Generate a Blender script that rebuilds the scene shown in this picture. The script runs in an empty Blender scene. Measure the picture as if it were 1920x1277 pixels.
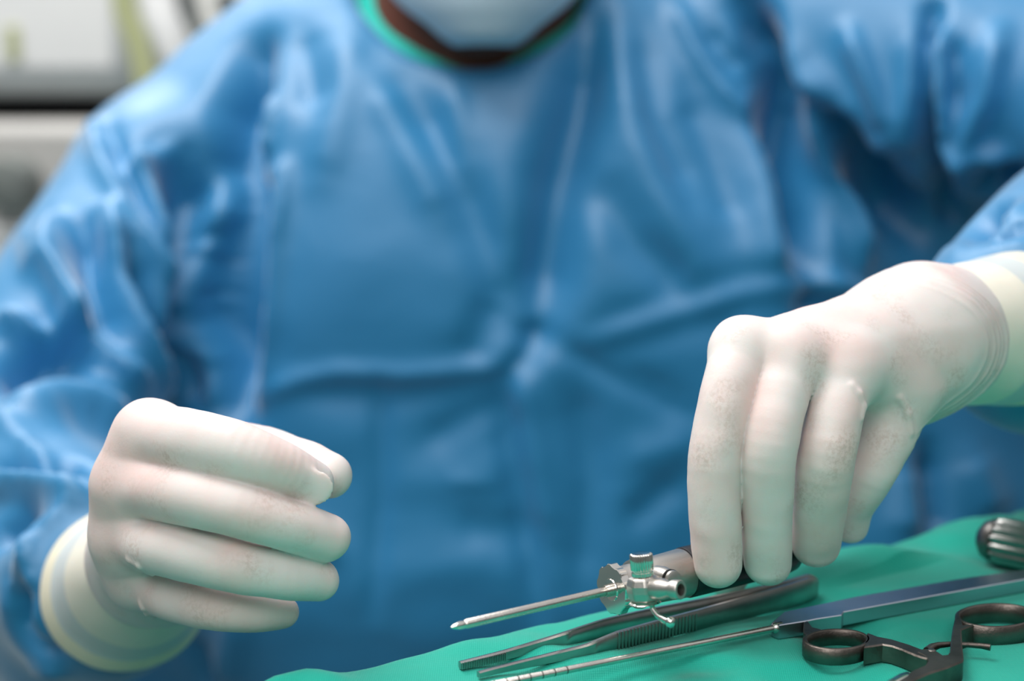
import bpy, math, random
import numpy as np
from mathutils import Vector, Matrix
from mathutils.bvhtree import BVHTree

random.seed(7); rng = np.random.default_rng(7)
SC = bpy.context.scene
COL = SC.collection

# ------------------------------------------------------------------ camera, world, lights, exposure
TABLE_Z = 1.05
CAM = np.array([0.0, 0.0, TABLE_Z + 0.19])
PITCH = math.radians(9.0)
FPX = 2667.0
FWD = np.array([0, math.cos(PITCH), -math.sin(PITCH)])
UP = np.array([0, math.sin(PITCH), math.cos(PITCH)])
RIGHT = np.array([1.0, 0, 0])
cam_data = bpy.data.cameras.new('camera')
cam = bpy.data.objects.new('camera', cam_data); COL.objects.link(cam)
cam.location = CAM; cam.rotation_euler = (math.pi/2 - PITCH, 0, 0)
cam_data.sensor_width = 36; cam_data.lens = FPX*36/1920
cam_data.clip_start = 0.01; cam_data.clip_end = 50
cam_data.dof.use_dof = True; cam_data.dof.focus_distance = 0.502; cam_data.dof.aperture_fstop = 4.6
SC.camera = cam
SC.view_settings.view_transform = 'Standard'; SC.view_settings.look = 'None'
SC.view_settings.gamma = 1.0; SC.view_settings.use_curve_mapping = False
SC.view_settings.exposure = -0.03
w = bpy.data.worlds.new('World'); SC.world = w; w.use_nodes = True
w.node_tree.nodes['Background'].inputs[0].default_value = (0.97, 0.97, 1.0, 1)
w.node_tree.nodes['Background'].inputs[1].default_value = 0.74

def area_light(name, loc, target, size, power, color=(1, 1, 1), shape='DISK'):
    l = bpy.data.lights.new(name, 'AREA'); l.shape = shape; l.size = size; l.energy = power; l.color = color
    o = bpy.data.objects.new(name, l); COL.objects.link(o); o.location = loc
    d = Vector(target) - Vector(loc); o.rotation_euler = d.to_track_quat('-Z', 'Y').to_euler()
    return o
area_light('surgical_light', (-0.40, 0.60, 2.25), (0.05, 0.70, 1.1), 0.7, 14.5, (1.0, 0.97, 0.95))
area_light('added_fill_light', (-0.1, -0.65, 2.15), (0.05, 0.6, 1.15), 1.0, 10.5, (1.0, 0.96, 0.94))  # unseen fill above and behind the camera, added to brighten the hands
area_light('added_fill_light', (-1.0, 2.2, 2.9), (-1.0, 2.9, 1.2), 1.0, 60, (1.0, 0.99, 0.97))  # unseen fill added to brighten the equipment in the background

def P(px, py, d):
    """world point seen at pixel px,py at distance d along the view axis"""
    return CAM + d*(FWD + RIGHT*((px-960)/FPX) + UP*((638.5-py)/FPX))
def T(px, py, h=0.0):
    """point on the horizontal plane h above the table"""
    v = FWD + RIGHT*((px-960)/FPX) + UP*((638.5-py)/FPX)
    s = (TABLE_Z + h - CAM[2])/v[2]
    return CAM + v*s

# ------------------------------------------------------------------ materials
def srgb(r, g, b):
    f = lambda c: (c/255/12.92) if c/255 <= 0.04045 else ((c/255+0.055)/1.055)**2.4
    return (f(r), f(g), f(b), 1)
def mat(name, color, rough=0.5, metal=0.0, spec=0.5, var=None, vscale=20, bump=0.0, bscale=200, sss=0.0, sssr=(1, .3, .2), ssss=0.003, sheen=0.0, aniso=None, coat=0.0, roughvar=0.0):
    m = bpy.data.materials.new(name); m.use_nodes = True
    nt = m.node_tree; b = nt.nodes['Principled BSDF']
    b.inputs['Base Color'].default_value = color; b.inputs['Roughness'].default_value = rough
    b.inputs['Metallic'].default_value = metal; b.inputs['Specular IOR Level'].default_value = spec
    b.inputs['Sheen Weight'].default_value = sheen; b.inputs['Sheen Roughness'].default_value = 0.4
    b.inputs['Coat Weight'].default_value = coat; b.inputs['Coat Roughness'].default_value = 0.3
    if sss:
        b.inputs['Subsurface Weight'].default_value = sss
        b.inputs['Subsurface Radius'].default_value = sssr
        b.inputs['Subsurface Scale'].default_value = ssss
    tc = nt.nodes.new('ShaderNodeTexCoord')
    if var:
        n = nt.nodes.new('ShaderNodeTexNoise'); n.inputs['Scale'].default_value = vscale; n.inputs['Detail'].default_value = 5
        nt.links.new(tc.outputs['Object'], n.inputs['Vector'])
        r = nt.nodes.new('ShaderNodeValToRGB'); r.color_ramp.elements[0].position = 0.38; r.color_ramp.elements[1].position = 0.66
        r.color_ramp.elements[0].color = color; r.color_ramp.elements[1].color = var
        nt.links.new(n.outputs['Fac'], r.inputs['Fac']); nt.links.new(r.outputs['Color'], b.inputs['Base Color'])
    if roughvar:
        n = nt.nodes.new('ShaderNodeTexNoise'); n.inputs['Scale'].default_value = vscale*2
        nt.links.new(tc.outputs['Object'], n.inputs['Vector'])
        mr = nt.nodes.new('ShaderNodeMapRange'); mr.inputs['To Min'].default_value = rough-roughvar; mr.inputs['To Max'].default_value = rough+roughvar
        nt.links.new(n.outputs['Fac'], mr.inputs['Value']); nt.links.new(mr.outputs['Result'], b.inputs['Roughness'])
    if bump:
        n2 = nt.nodes.new('ShaderNodeTexNoise'); n2.inputs['Scale'].default_value = bscale; n2.inputs['Detail'].default_value = 4
        nt.links.new(tc.outputs['Object'], n2.inputs['Vector'])
        bp = nt.nodes.new('ShaderNodeBump'); bp.inputs['Strength'].default_value = bump; bp.inputs['Distance'].default_value = 0.002
        nt.links.new(n2.outputs['Fac'], bp.inputs['Height']); nt.links.new(bp.outputs['Normal'], b.inputs['Normal'])
    return m

def glove_mat():
    m = mat('latex_glove', srgb(236, 228, 220), 0.5, spec=0.4, sss=0.35, sssr=(1, .32, .2), ssss=0.0035)
    nt = m.node_tree; b = nt.nodes['Principled BSDF']; tc = nt.nodes['Texture Coordinate']
    big = nt.nodes.new('ShaderNodeTexNoise'); big.inputs['Scale'].default_value = 38; big.inputs['Detail'].default_value = 3
    nt.links.new(tc.outputs['Object'], big.inputs['Vector'])
    r1 = nt.nodes.new('ShaderNodeValToRGB')
    r1.color_ramp.elements[0].position = 0.38; r1.color_ramp.elements[0].color = srgb(219, 212, 208)
    r1.color_ramp.elements[1].position = 0.66; r1.color_ramp.elements[1].color = srgb(223, 200, 195)
    nt.links.new(big.outputs['Fac'], r1.inputs['Fac'])
    fine = nt.nodes.new('ShaderNodeTexNoise'); fine.inputs['Scale'].default_value = 650; fine.inputs['Detail'].default_value = 6; fine.inputs['Roughness'].default_value = 0.7
    nt.links.new(tc.outputs['Object'], fine.inputs['Vector'])
    mask = nt.nodes.new('ShaderNodeTexNoise'); mask.inputs['Scale'].default_value = 60; mask.inputs['Detail'].default_value = 2
    nt.links.new(tc.outputs['Object'], mask.inputs['Vector'])
    rm = nt.nodes.new('ShaderNodeValToRGB'); rm.color_ramp.elements[0].position = 0.54; rm.color_ramp.elements[1].position = 0.74
    nt.links.new(mask.outputs['Fac'], rm.inputs['Fac'])
    rf = nt.nodes.new('ShaderNodeValToRGB'); rf.color_ramp.elements[0].position = 0.44; rf.color_ramp.elements[1].position = 0.60
    nt.links.new(fine.outputs['Fac'], rf.inputs['Fac'])
    mul = nt.nodes.new('ShaderNodeMath'); mul.operation = 'MULTIPLY'
    nt.links.new(rm.outputs['Color'], mul.inputs[0]); nt.links.new(rf.outputs['Color'], mul.inputs[1])
    m2 = nt.nodes.new('ShaderNodeMath'); m2.operation = 'MULTIPLY'; m2.inputs[1].default_value = 0.6
    nt.links.new(mul.outputs[0], m2.inputs[0])
    mix = nt.nodes.new('ShaderNodeMix'); mix.data_type = 'RGBA'
    nt.links.new(m2.outputs[0], mix.inputs['Factor']); nt.links.new(r1.outputs['Color'], mix.inputs[6])
    mix.inputs[7].default_value = srgb(190, 168, 158)
    nt.links.new(mix.outputs[2], b.inputs['Base Color'])
    bp = nt.nodes.new('ShaderNodeBump'); bp.inputs['Strength'].default_value = 0.12; bp.inputs['Distance'].default_value = 0.001
    nt.links.new(fine.outputs['Fac'], bp.inputs['Height']); nt.links.new(bp.outputs['Normal'], b.inputs['Normal'])
    return m

def drape_mat():
    m = mat('green_drape', srgb(18, 158, 138), 0.75, spec=0.25, sheen=0.25)
    nt = m.node_tree; b = nt.nodes['Principled BSDF']; tc = nt.nodes['Texture Coordinate']
    wv = nt.nodes.new('ShaderNodeTexWave'); wv.inputs['Scale'].default_value = 420; wv.bands_direction = 'X'; wv.inputs['Distortion'].default_value = 0.6
    nt.links.new(tc.outputs['Object'], wv.inputs['Vector'])
    wv2 = nt.nodes.new('ShaderNodeTexWave'); wv2.inputs['Scale'].default_value = 300; wv2.bands_direction = 'Y'; wv2.inputs['Distortion'].default_value = 0.6
    nt.links.new(tc.outputs['Object'], wv2.inputs['Vector'])
    ad = nt.nodes.new('ShaderNodeMath'); ad.operation = 'ADD'
    nt.links.new(wv.outputs['Fac'], ad.inputs[0]); nt.links.new(wv2.outputs['Fac'], ad.inputs[1])
    bp = nt.nodes.new('ShaderNodeBump'); bp.inputs['Strength'].default_value = 0.25; bp.inputs['Distance'].default_value = 0.0006
    nt.links.new(ad.outputs[0], bp.inputs['Height']); nt.links.new(bp.outputs['Normal'], b.inputs['Normal'])
    return m

def gown_mat():
    m = mat('blue_gown', srgb(28, 126, 178), 0.5, spec=1.0, sheen=0.45)
    nt = m.node_tree; b = nt.nodes['Principled BSDF']; tc = nt.nodes['Texture Coordinate']
    n1 = nt.nodes.new('ShaderNodeTexNoise'); n1.inputs['Scale'].default_value = 16; n1.inputs['Detail'].default_value = 4; n1.inputs['Distortion'].default_value = 0.6
    nt.links.new(tc.outputs['Object'], n1.inputs['Vector'])
    n2 = nt.nodes.new('ShaderNodeTexNoise'); n2.inputs['Scale'].default_value = 900
    nt.links.new(tc.outputs['Object'], n2.inputs['Vector'])
    b1 = nt.nodes.new('ShaderNodeBump'); b1.inputs['Strength'].default_value = 0.35; b1.inputs['Distance'].default_value = 0.004
    nt.links.new(n1.outputs['Fac'], b1.inputs['Height'])
    b2 = nt.nodes.new('ShaderNodeBump'); b2.inputs['Strength'].default_value = 0.12; b2.inputs['Distance'].default_value = 0.0006
    nt.links.new(n2.outputs['Fac'], b2.inputs['Height']); nt.links.new(b1.outputs['Normal'], b2.inputs['Normal'])
    nt.links.new(b2.outputs['Normal'], b.inputs['Normal'])
    return m

M = dict(
    gown=gown_mat(), glove=glove_mat(), drape=drape_mat(),
    cuff_cream=mat('cuff_cream', srgb(230, 226, 211), 0.5, spec=0.35, sss=0.25, sssr=(1, .6, .4), ssss=0.003, bump=0.15, bscale=60),
    cuff_grey=mat('cuff_over_sleeve', srgb(198, 206, 206), 0.5, spec=0.35, sss=0.15, ssss=0.003, bump=0.15, bscale=60),
    cuff_rim=mat('cuff_rim', srgb(230, 223, 200), 0.5, spec=0.35, sss=0.25, sssr=(1, .7, .4), ssss=0.003),
    skin=mat('brown_skin', srgb(104, 56, 40), 0.5, spec=0.4, sss=0.1, ssss=0.004, bump=0.1, bscale=300),
    mask=mat('mask_fabric', srgb(196, 216, 230), 0.8, spec=0.2, bump=0.1, bscale=500),
    scrub=mat('teal_scrub', srgb(40, 185, 170), 0.8, spec=0.2, bump=0.2, bscale=400),
    steel=mat('brushed_steel', srgb(205, 200, 192), 0.27, 1.0, bump=0.03, bscale=900, var=srgb(190, 186, 180), vscale=120, roughvar=0.05),
    satin=mat('satin_steel', srgb(188, 184, 178), 0.38, 1.0, bump=0.05, bscale=1500, roughvar=0.06),
    polish=mat('polished_steel', srgb(215, 212, 205), 0.13, 1.0, roughvar=0.04),
    dull=mat('dull_dark_steel', srgb(126, 122, 118), 0.36, 1.0, bump=0.08, bscale=1200, var=srgb(98, 94, 92), vscale=60),
    forc=mat('grey_steel', srgb(172, 171, 168), 0.28, 1.0, bump=0.06, bscale=1200, var=srgb(150, 149, 146), vscale=60),
    aged=mat('aged_steel', srgb(120, 112, 106), 0.42, 1.0, bump=0.1, bscale=900, var=srgb(84, 78, 74), vscale=70),
    blackgrip=mat('black_grip', srgb(16, 16, 22), 0.38, spec=0.5),
    black=mat('black_rubber', srgb(5, 5, 6), 0.7, spec=0.2),
    mark=mat('etched_mark', srgb(20, 20, 20), 0.6, spec=0.3),
    white=mat('white_enamel', srgb(222, 222, 220), 0.35, spec=0.5, var=srgb(212, 212, 212), vscale=3),
    greyp=mat('grey_plastic', srgb(186, 184, 180), 0.5, var=srgb(178, 176, 172), vscale=4),
    dgrey=mat('dark_grey_plastic', srgb(118, 124, 120), 0.6, var=srgb(80, 84, 84), vscale=8),
    lime=mat('olive_strap', srgb(168, 172, 128), 0.8, var=srgb(160, 165, 122), vscale=10),
    wall=mat('wall_paint', srgb(205, 204, 200), 0.9, var=srgb(198, 198, 194), vscale=1.5, bump=0.05, bscale=80),
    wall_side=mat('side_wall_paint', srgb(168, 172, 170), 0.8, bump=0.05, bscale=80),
    floor=mat('vinyl_floor', srgb(96, 118, 120), 0.4, var=srgb(110, 140, 142), vscale=6),
    cap=mat('cap_fabric', srgb(110, 165, 205), 0.8, bump=0.3, bscale=60),
    eye=mat('eye_white', srgb(225, 220, 215), 0.2), iris=mat('iris_brown', srgb(35, 20, 12), 0.2),
    shoe=mat('shoe_white', srgb(210, 210, 208), 0.6, bump=0.05, bscale=90), scrubtr=mat('scrub_trousers', srgb(35, 160, 150), 0.8, bump=0.3, bscale=30),
)

# ------------------------------------------------------------------ object helpers
def link(name, me, m=None, parent=None, smooth=True, loc=None):
    me.name = name
    if m is not None:
        for mm in (m if isinstance(m, (list, tuple)) else [m]): me.materials.append(mm)
    if smooth and len(me.polygons):
        me.polygons.foreach_set('use_smooth', np.ones(len(me.polygons), dtype=bool))
    o = bpy.data.objects.new(name, me); COL.objects.link(o)
    if parent is not None: o.parent = parent
    elif loc is not None: o.location = loc
    return o
def root(name, label, cat, loc=(0, 0, 0), group=None):
    o = bpy.data.objects.new(name, None); COL.objects.link(o); o.location = [float(v) for v in loc]
    o.empty_display_size = 0.02
    o['label'] = label; o['category'] = cat
    if group: o['group'] = group
    return o
def tag(o, label, cat, group=None, kind=None):
    if label: o['label'] = label
    if cat: o['category'] = cat
    if group: o['group'] = group
    if kind: o['kind'] = kind
    return o
def mesh_np(V, F, origin=(0, 0, 0), mi=None):
    me = bpy.data.meshes.new('m'); V = np.asarray(V, float) - np.asarray(origin, float)
    me.from_pydata(V.tolist(), [], F if isinstance(F, list) else F.tolist())
    if mi is not None: me.polygons.foreach_set('material_index', np.asarray(mi, dtype=np.int32))
    me.update(); return me

def unit(v): v = np.asarray(v, float); return v/np.linalg.norm(v)
def frame(a, ref=(0, 0, 1)):
    a = unit(a); r = np.asarray(ref, float)
    if abs(a @ r) > 0.95: r = np.array([1.0, 0, 0])
    u = unit(np.cross(r, a)); v = np.cross(a, u); return u, v

class MB:
    def __init__(s): s.v = []; s.f = []; s.mi = []; s.cur = 0
    def add(s, V, F):
        b = len(s.v); s.v += [tuple(map(float, q)) for q in V]
        for f in F: s.f.append([b+i for i in f]); s.mi.append(s.cur)
    def lathe(s, p, a, prof, n=40, ref=(0, 0, 1), shape=None, cap=True):
        """prof: list of (t along axis a from p, radius) in metres"""
        u, v = frame(a, ref); a = unit(a); V = []; F = []
        for t, r in prof:
            for k in range(n):
                th = 2*math.pi*k/n; rr = r*(shape(th) if shape else 1)
                V.append(np.asarray(p) + a*t + rr*(math.cos(th)*u + math.sin(th)*v))
        for i in range(len(prof)-1):
            for k in range(n):
                k2 = (k+1) % n; F.append([i*n+k, i*n+k2, (i+1)*n+k2, (i+1)*n+k])
        if cap:
            F.append(list(range(n))[::-1]); F.append([(len(prof)-1)*n+k for k in range(n)])
        s.add(V, F)
    def tube(s, pts, rad, n=14, cap=True, flat=None):
        pts = [np.asarray(q, float) for q in pts]
        if np.isscalar(rad): rad = [rad]*len(pts)
        V = []; F = []; pu = None
        for i, q in enumerate(pts):
            d = unit(pts[min(i+1, len(pts)-1)] - pts[max(i-1, 0)])
            if pu is None: u, v = frame(d)
            else:
                u = unit(pu - d*(pu @ d)); v = np.cross(d, u)
            pu = u
            for k in range(n):
                th = 2*math.pi*k/n
                V.append(q + rad[i]*(math.cos(th)*u*(flat or 1) + math.sin(th)*v))
        for i in range(len(pts)-1):
            for k in range(n):
                k2 = (k+1) % n; F.append([i*n+k, i*n+k2, (i+1)*n+k2, (i+1)*n+k])
        if cap: F.append(list(range(n))[::-1]); F.append([(len(pts)-1)*n+k for k in range(n)])
        s.add(V, F)
    def prism(s, poly, h, bev=0.0):
        """poly: plan points (x,y,z top); extruded down by h"""
        poly = [np.asarray(q, float) for q in poly]; n = len(poly)
        c = sum(poly)/n
        A = sum(poly[i][0]*poly[(i+1) % n][1]-poly[(i+1) % n][0]*poly[i][1] for i in range(n))
        if A < 0: poly = poly[::-1]
        top = []
        for i in range(n):      # inset for the bevelled rim
            a_, b_, c_ = poly[i-1], poly[i], poly[(i+1) % n]
            e1 = unit((b_-a_)[:2]); e2 = unit((c_-b_)[:2])
            nn = np.array([-(e1[1]+e2[1]), e1[0]+e2[0]]); l = np.linalg.norm(nn)
            nn = nn/l if l > 1e-6 else np.zeros(2)
            top.append(b_ + np.array([nn[0]*bev, nn[1]*bev, 0]))
        z = np.array([0, 0, 1.0])
        V = top + [q - z*bev for q in poly] + [q - z*(h-bev) for q in poly] + [q - z*h for q in top]
        F = [list(range(n)), [3*n+i for i in range(n)][::-1]]
        for r in range(3):
            for i in range(n):
                j = (i+1) % n; F.append([r*n+j, r*n+i, (r+1)*n+i, (r+1)*n+j])
        s.add(V, F)
    def box(s, c, ax, ay, az):
        c, ax, ay, az = [np.asarray(q, float) for q in (c, ax, ay, az)]
        V = [c+i*ax+j*ay+k*az for i in (-1, 1) for j in (-1, 1) for k in (-1, 1)]
        s.add(V, [[0, 1, 3, 2], [4, 6, 7, 5], [0, 4, 5, 1], [2, 3, 7, 6], [0, 2, 6, 4], [1, 5, 7, 3]])
    def build(s, name, m, parent=None, origin=(0, 0, 0), smooth=True, angle=40, bevel=0, loc=None):
        me = mesh_np(s.v, s.f, origin, s.mi)
        o = link(name, me, m, parent, smooth, loc)
        if bevel:
            bv = o.modifiers.new('b', 'BEVEL'); bv.width = bevel; bv.segments = 2; bv.limit_method = 'ANGLE'; bv.angle_limit = math.radians(35)
        if smooth and angle < 180:
            me.set_sharp_from_angle(angle=math.radians(angle))
        return o

# ------------------------------------------------------------------ distance-field modelling for bodies, gloves and cloth
def smin(a, b, k):
    h = np.clip(0.5+0.5*(b-a)/k, 0, 1); return b*(1-h)+a*h-k*h*(1-h)
def cone(p, a, b, ra, rb):
    a = np.asarray(a); b = np.asarray(b); ba = b-a
    h = np.clip(((p-a) @ ba)/(ba @ ba), 0, 1)
    return np.linalg.norm(p-a-h[:, None]*ba, axis=1) - (ra+(rb-ra)*h)
def ell(p, c, r, R=None):
    q = p-np.asarray(c)
    if R is not None: q = q @ R
    r = np.asarray(r); k0 = np.linalg.norm(q/r, axis=1); k1 = np.linalg.norm(q/(r*r), axis=1)
    return k0*(k0-1)/np.maximum(k1, 1e-9)
def chain(p, pts, k=0.003):
    if k < 0.005:                       # fingers: a smooth curve through the joints, no swelling at the bends
        n = len(pts); C = np.array([q for q, _ in pts]); Rr = np.array([r for _, r in pts]); out = []
        for i in range(n-1):
            c0, c1, c2, c3 = C[max(i-1, 0)], C[i], C[i+1], C[min(i+2, n-1)]
            for s in (0, 1/6, 2/6, 3/6, 4/6, 5/6):
                out.append((0.5*(2*c1+(c2-c0)*s+(2*c0-5*c1+4*c2-c3)*s*s+(3*c1-c0-3*c2+c3)*s**3), Rr[i]*(1-s)+Rr[i+1]*s))
        out.append(pts[-1]); k = 0; pts = out
        lo = C.min(0)-Rr.max(); hi = C.max(0)+Rr.max()
        dist = np.linalg.norm(np.maximum(np.maximum(lo-p, p-hi), 0), axis=1); near = dist < 0.02
        res = dist + 0.004
        if near.any(): res[near] = _chain(p[near], pts, k)
        return res
    return _chain(p, pts, k)
def trace(f, px, py, d0):
    """first point of the surface f met by the line of sight through px,py"""
    d = d0
    for _ in range(60):
        q = P(px, py, d); v = float(f(q[None])[0])
        if v < 0.00005: break
        d += v*0.8
    return q
def _chain(p, pts, k):
    d = None
    for (a, ra), (b, rb) in zip(pts[:-1], pts[1:]):
        c = cone(p, a, b, ra, rb); d = c if d is None else (smin(d, c, k) if k else np.minimum(d, c))
    return d
def surface(f, lo, hi, h, B=6, newton=2):
    lo = np.asarray(lo, float); hi = np.asarray(hi, float)
    nb = np.ceil((hi-lo)/(h*B)).astype(int)+1
    g = np.stack(np.meshgrid(*[np.arange(n) for n in nb], indexing='ij'), -1).reshape(-1, 3)
    ctr = lo + (g*B+(B-1)/2)*h
    fc = f(ctr)
    Fd = np.repeat(np.repeat(np.repeat(fc.reshape(nb), B, 0), B, 1), B, 2).astype(np.float32)
    keep = g[np.abs(fc) < h*B*1.5]
    off = np.stack(np.meshgrid(*[np.arange(B)]*3, indexing='ij'), -1).reshape(-1, 3)
    for s in range(0, len(keep), 1500):
        idx = (keep[s:s+1500, None, :]*B + off[None]).reshape(-1, 3)
        Fd[idx[:, 0], idx[:, 1], idx[:, 2]] = f(lo+idx*h)
    S = Fd < 0
    cnt = np.zeros(tuple(np.array(S.shape)-1), np.int8)
    for i in (0, 1):
        for j in (0, 1):
            for k in (0, 1):
                cnt += S[i:S.shape[0]-1+i, j:S.shape[1]-1+j, k:S.shape[2]-1+k]
    act = np.argwhere((cnt > 0) & (cnt < 8))
    vid = -np.ones(cnt.shape, np.int64); vid[act[:, 0], act[:, 1], act[:, 2]] = np.arange(len(act))
    acc = np.zeros((len(act), 3)); num = np.zeros(len(act))
    corners = [(i, j, k) for i in (0, 1) for j in (0, 1) for k in (0, 1)]
    for c in corners:
        for ax in range(3):
            if c[ax]: continue
            c2 = list(c); c2[ax] = 1
            a = Fd[act[:, 0]+c[0], act[:, 1]+c[1], act[:, 2]+c[2]]; b = Fd[act[:, 0]+c2[0], act[:, 1]+c2[1], act[:, 2]+c2[2]]
            m = (a < 0) != (b < 0); t = np.where(m, a/np.where(m, a-b, 1), 0)
            q = np.tile(np.array(c, float), (len(act), 1)); q[:, ax] = t
            acc += q*m[:, None]; num += m
    V = lo+(act+acc/num[:, None])*h
    for _ in range(newton):
        e = h*0.4; f0 = f(V); G = np.stack([f(V+np.eye(3)[i]*e)-f0 for i in range(3)], 1)/e
        st = f0[:, None]*G/np.maximum((G*G).sum(1), 0.3)[:, None]
        ln = np.linalg.norm(st, axis=1); st *= np.minimum(1, h*0.5/np.maximum(ln, 1e-12))[:, None]
        V = V-st
    Fs = []
    for ax in range(3):
        sl0 = [slice(None)]*3; sl1 = [slice(None)]*3; sl0[ax] = slice(0, -1); sl1[ax] = slice(1, None)
        A = S[tuple(sl0)]; Bq = S[tuple(sl1)]
        e = np.argwhere(A != Bq); o1, o2 = [(1, 2), (2, 0), (0, 1)][ax]
        e = e[(e[:, o1] > 0) & (e[:, o2] > 0) & (e[:, o1] < S.shape[o1]-1) & (e[:, o2] < S.shape[o2]-1)]
        q = []
        for (d1, d2) in ((1, 1), (0, 1), (0, 0), (1, 0)):
            c = e.copy(); c[:, o1] -= d1; c[:, o2] -= d2; q.append(vid[c[:, 0], c[:, 1], c[:, 2]])
        q = np.stack(q, 1); ins = A[e[:, 0], e[:, 1], e[:, 2]]
        q[~ins] = q[~ins][:, ::-1]; Fs.append(q)
    F = np.concatenate(Fs); F = F[(F >= 0).all(1)]
    return V, F
def vnormals(V, F):
    n = np.cross(V[F[:, 2]]-V[F[:, 0]], V[F[:, 3]]-V[F[:, 1]]); N = np.zeros_like(V)
    for i in range(4): np.add.at(N, F[:, i], n)
    return N/np.maximum(np.linalg.norm(N, axis=1), 1e-12)[:, None]
def fast_mesh(V, F, origin=(0, 0, 0)):
    me = bpy.data.meshes.new('m'); V = (V-np.asarray(origin)).astype(np.float32)
    me.vertices.add(len(V)); me.vertices.foreach_set('co', V.ravel())
    me.loops.add(F.size); me.loops.foreach_set('vertex_index', F.astype(np.int32).ravel())
    me.polygons.add(len(F)); me.polygons.foreach_set('loop_start', np.arange(0, F.size, F.shape[1], dtype=np.int32))
    me.update(calc_edges=True); me.validate(); return me

# ------------------------------------------------------------------ the setting
def plane_obj(name, c, ax, ay, th, m):
    b = MB(); n = np.cross(ax, ay); b.box(np.asarray(c)-unit(n)*th/2, np.asarray(ax), np.asarray(ay), unit(n)*th/2)
    o = b.build(name, m, smooth=False); o['kind'] = 'structure'; return o
plane_obj('floor', (0, 1.5, 0), (3, 0, 0), (0, 3.5, 0), 0.1, M['floor'])
plane_obj('wall_back', (0, 3.6, 1.5), (2.9, 0, 0), (0, 0, 1.5), 0.1, M['wall'])
plane_obj('wall_left', (-2.9, 0.7, 1.5), (0, -2.9, 0), (0, 0, 1.5), 0.1, M['wall_side'])
plane_obj('wall_right', (2.9, 0.7, 1.5), (0, 2.9, 0), (0, 0, 1.5), 0.1, M['wall_side'])
plane_obj('wall_front', (0, -2.2, 1.5), (-2.9, 0, 0), (0, 0, 1.5), 0.1, M['wall_side'])

# ------------------------------------------------------------------ person
person = root('person', 'person in a blue surgical gown, face mask and white gloves, working behind the green table', 'person', (0, 0.99, 0))
PO = np.array([0, 0.99, 0.0])

# arm joints
SL, EL, WL = P(312, 372, 1.05), P(-30, 925, 0.88), P(240, 1098, 0.665)
SR, ER, WR = P(1460, 60, 1.05), P(2330, 240, 0.90), P(1990, 560, 0.700)
NC = P(888, -12, 1.03); NA = unit([0, -0.67, 0.74])

def gown_sdf(p):
    d = cone(p, P(610, 150, 1.09), P(330, 345, 1.07), 0.078, 0.07)
    d = smin(d, cone(p, P(1150, 80, 1.09), P(1480, 100, 1.08), 0.085, 0.085), 0.05)
    d = smin(d, cone(p, P(740, 290, 1.09), P(1080, 270, 1.09), 0.122, 0.122), 0.07)
    d = smin(d, cone(p, P(640, 560, 1.13), P(1300, 540, 1.13), 0.16, 0.16), 0.09)
    d = smin(d, cone(p, P(600, 1000, 1.16), P(1500, 980, 1.18), 0.165, 0.165), 0.09)
    d = smin(d, cone(p, (-0.13, 1.16, 0.70), (0.19, 1.16, 0.70), 0.17, 0.17), 0.09)
    d = smin(d, cone(p, (-0.12, 1.16, 0.48), (0.18, 1.16, 0.48), 0.17, 0.17), 0.05)
    L = smin(cone(p, SL, EL, 0.074, 0.073), cone(p, EL, P(185, 1095, 0.715), 0.074, 0.050), 0.05)
    R = smin(cone(p, SR, ER, 0.092, 0.072), cone(p, ER, P(1950, 592, 0.655), 0.072, 0.053), 0.05)
    d = smin(d, L, 0.022); d = smin(d, R, 0.022)
    d = smin(d, cone(p, P(1620, 250, 1.16), P(1800, 900, 1.18), 0.13, 0.13), 0.05)
    d = smin(d, cone(p, P(360, 520, 1.14), P(330, 1200, 1.16), 0.09, 0.09), 0.04)
    d = smin(d, cone(p, P(330, 1200, 1.17), P(60, 1600, 1.16), 0.10, 0.14), 0.04)
    d = smin(d, cone(p, P(10, 1080, .84), P(120, 1205, .765), 0.055, 0.035), 0.03)
    # neck opening and the open lower hem
    q = p-NC; t = q @ NA; rad = np.linalg.norm(q-t[:, None]*NA, axis=1)
    hole = np.maximum(rad-0.086, -(t+0.045))
    d = -smin(-d, hole, 0.008)
    d = np.maximum(d, 0.42-p[:, 2])
    return d
FV, FF = surface(gown_sdf, (-0.62, 0.56, 0.36), (0.70, 1.42, 1.62), 0.0042)
FN = vnormals(FV, FF)
tri = np.concatenate([FF[:, :3], FF[:, [0, 2, 3]]])
bvh = BVHTree.FromPolygons(FV.tolist(), tri.tolist())
def on_gown(px, py):
    v = Vector(FWD + RIGHT*((px-960)/FPX) + UP*((638.5-py)/FPX)); L = v.length
    hit = bvh.ray_cast(Vector(CAM), v.normalized())
    return (np.array(hit[0]), hit[3]/L) if hit[0] is not None else (None, None)

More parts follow.
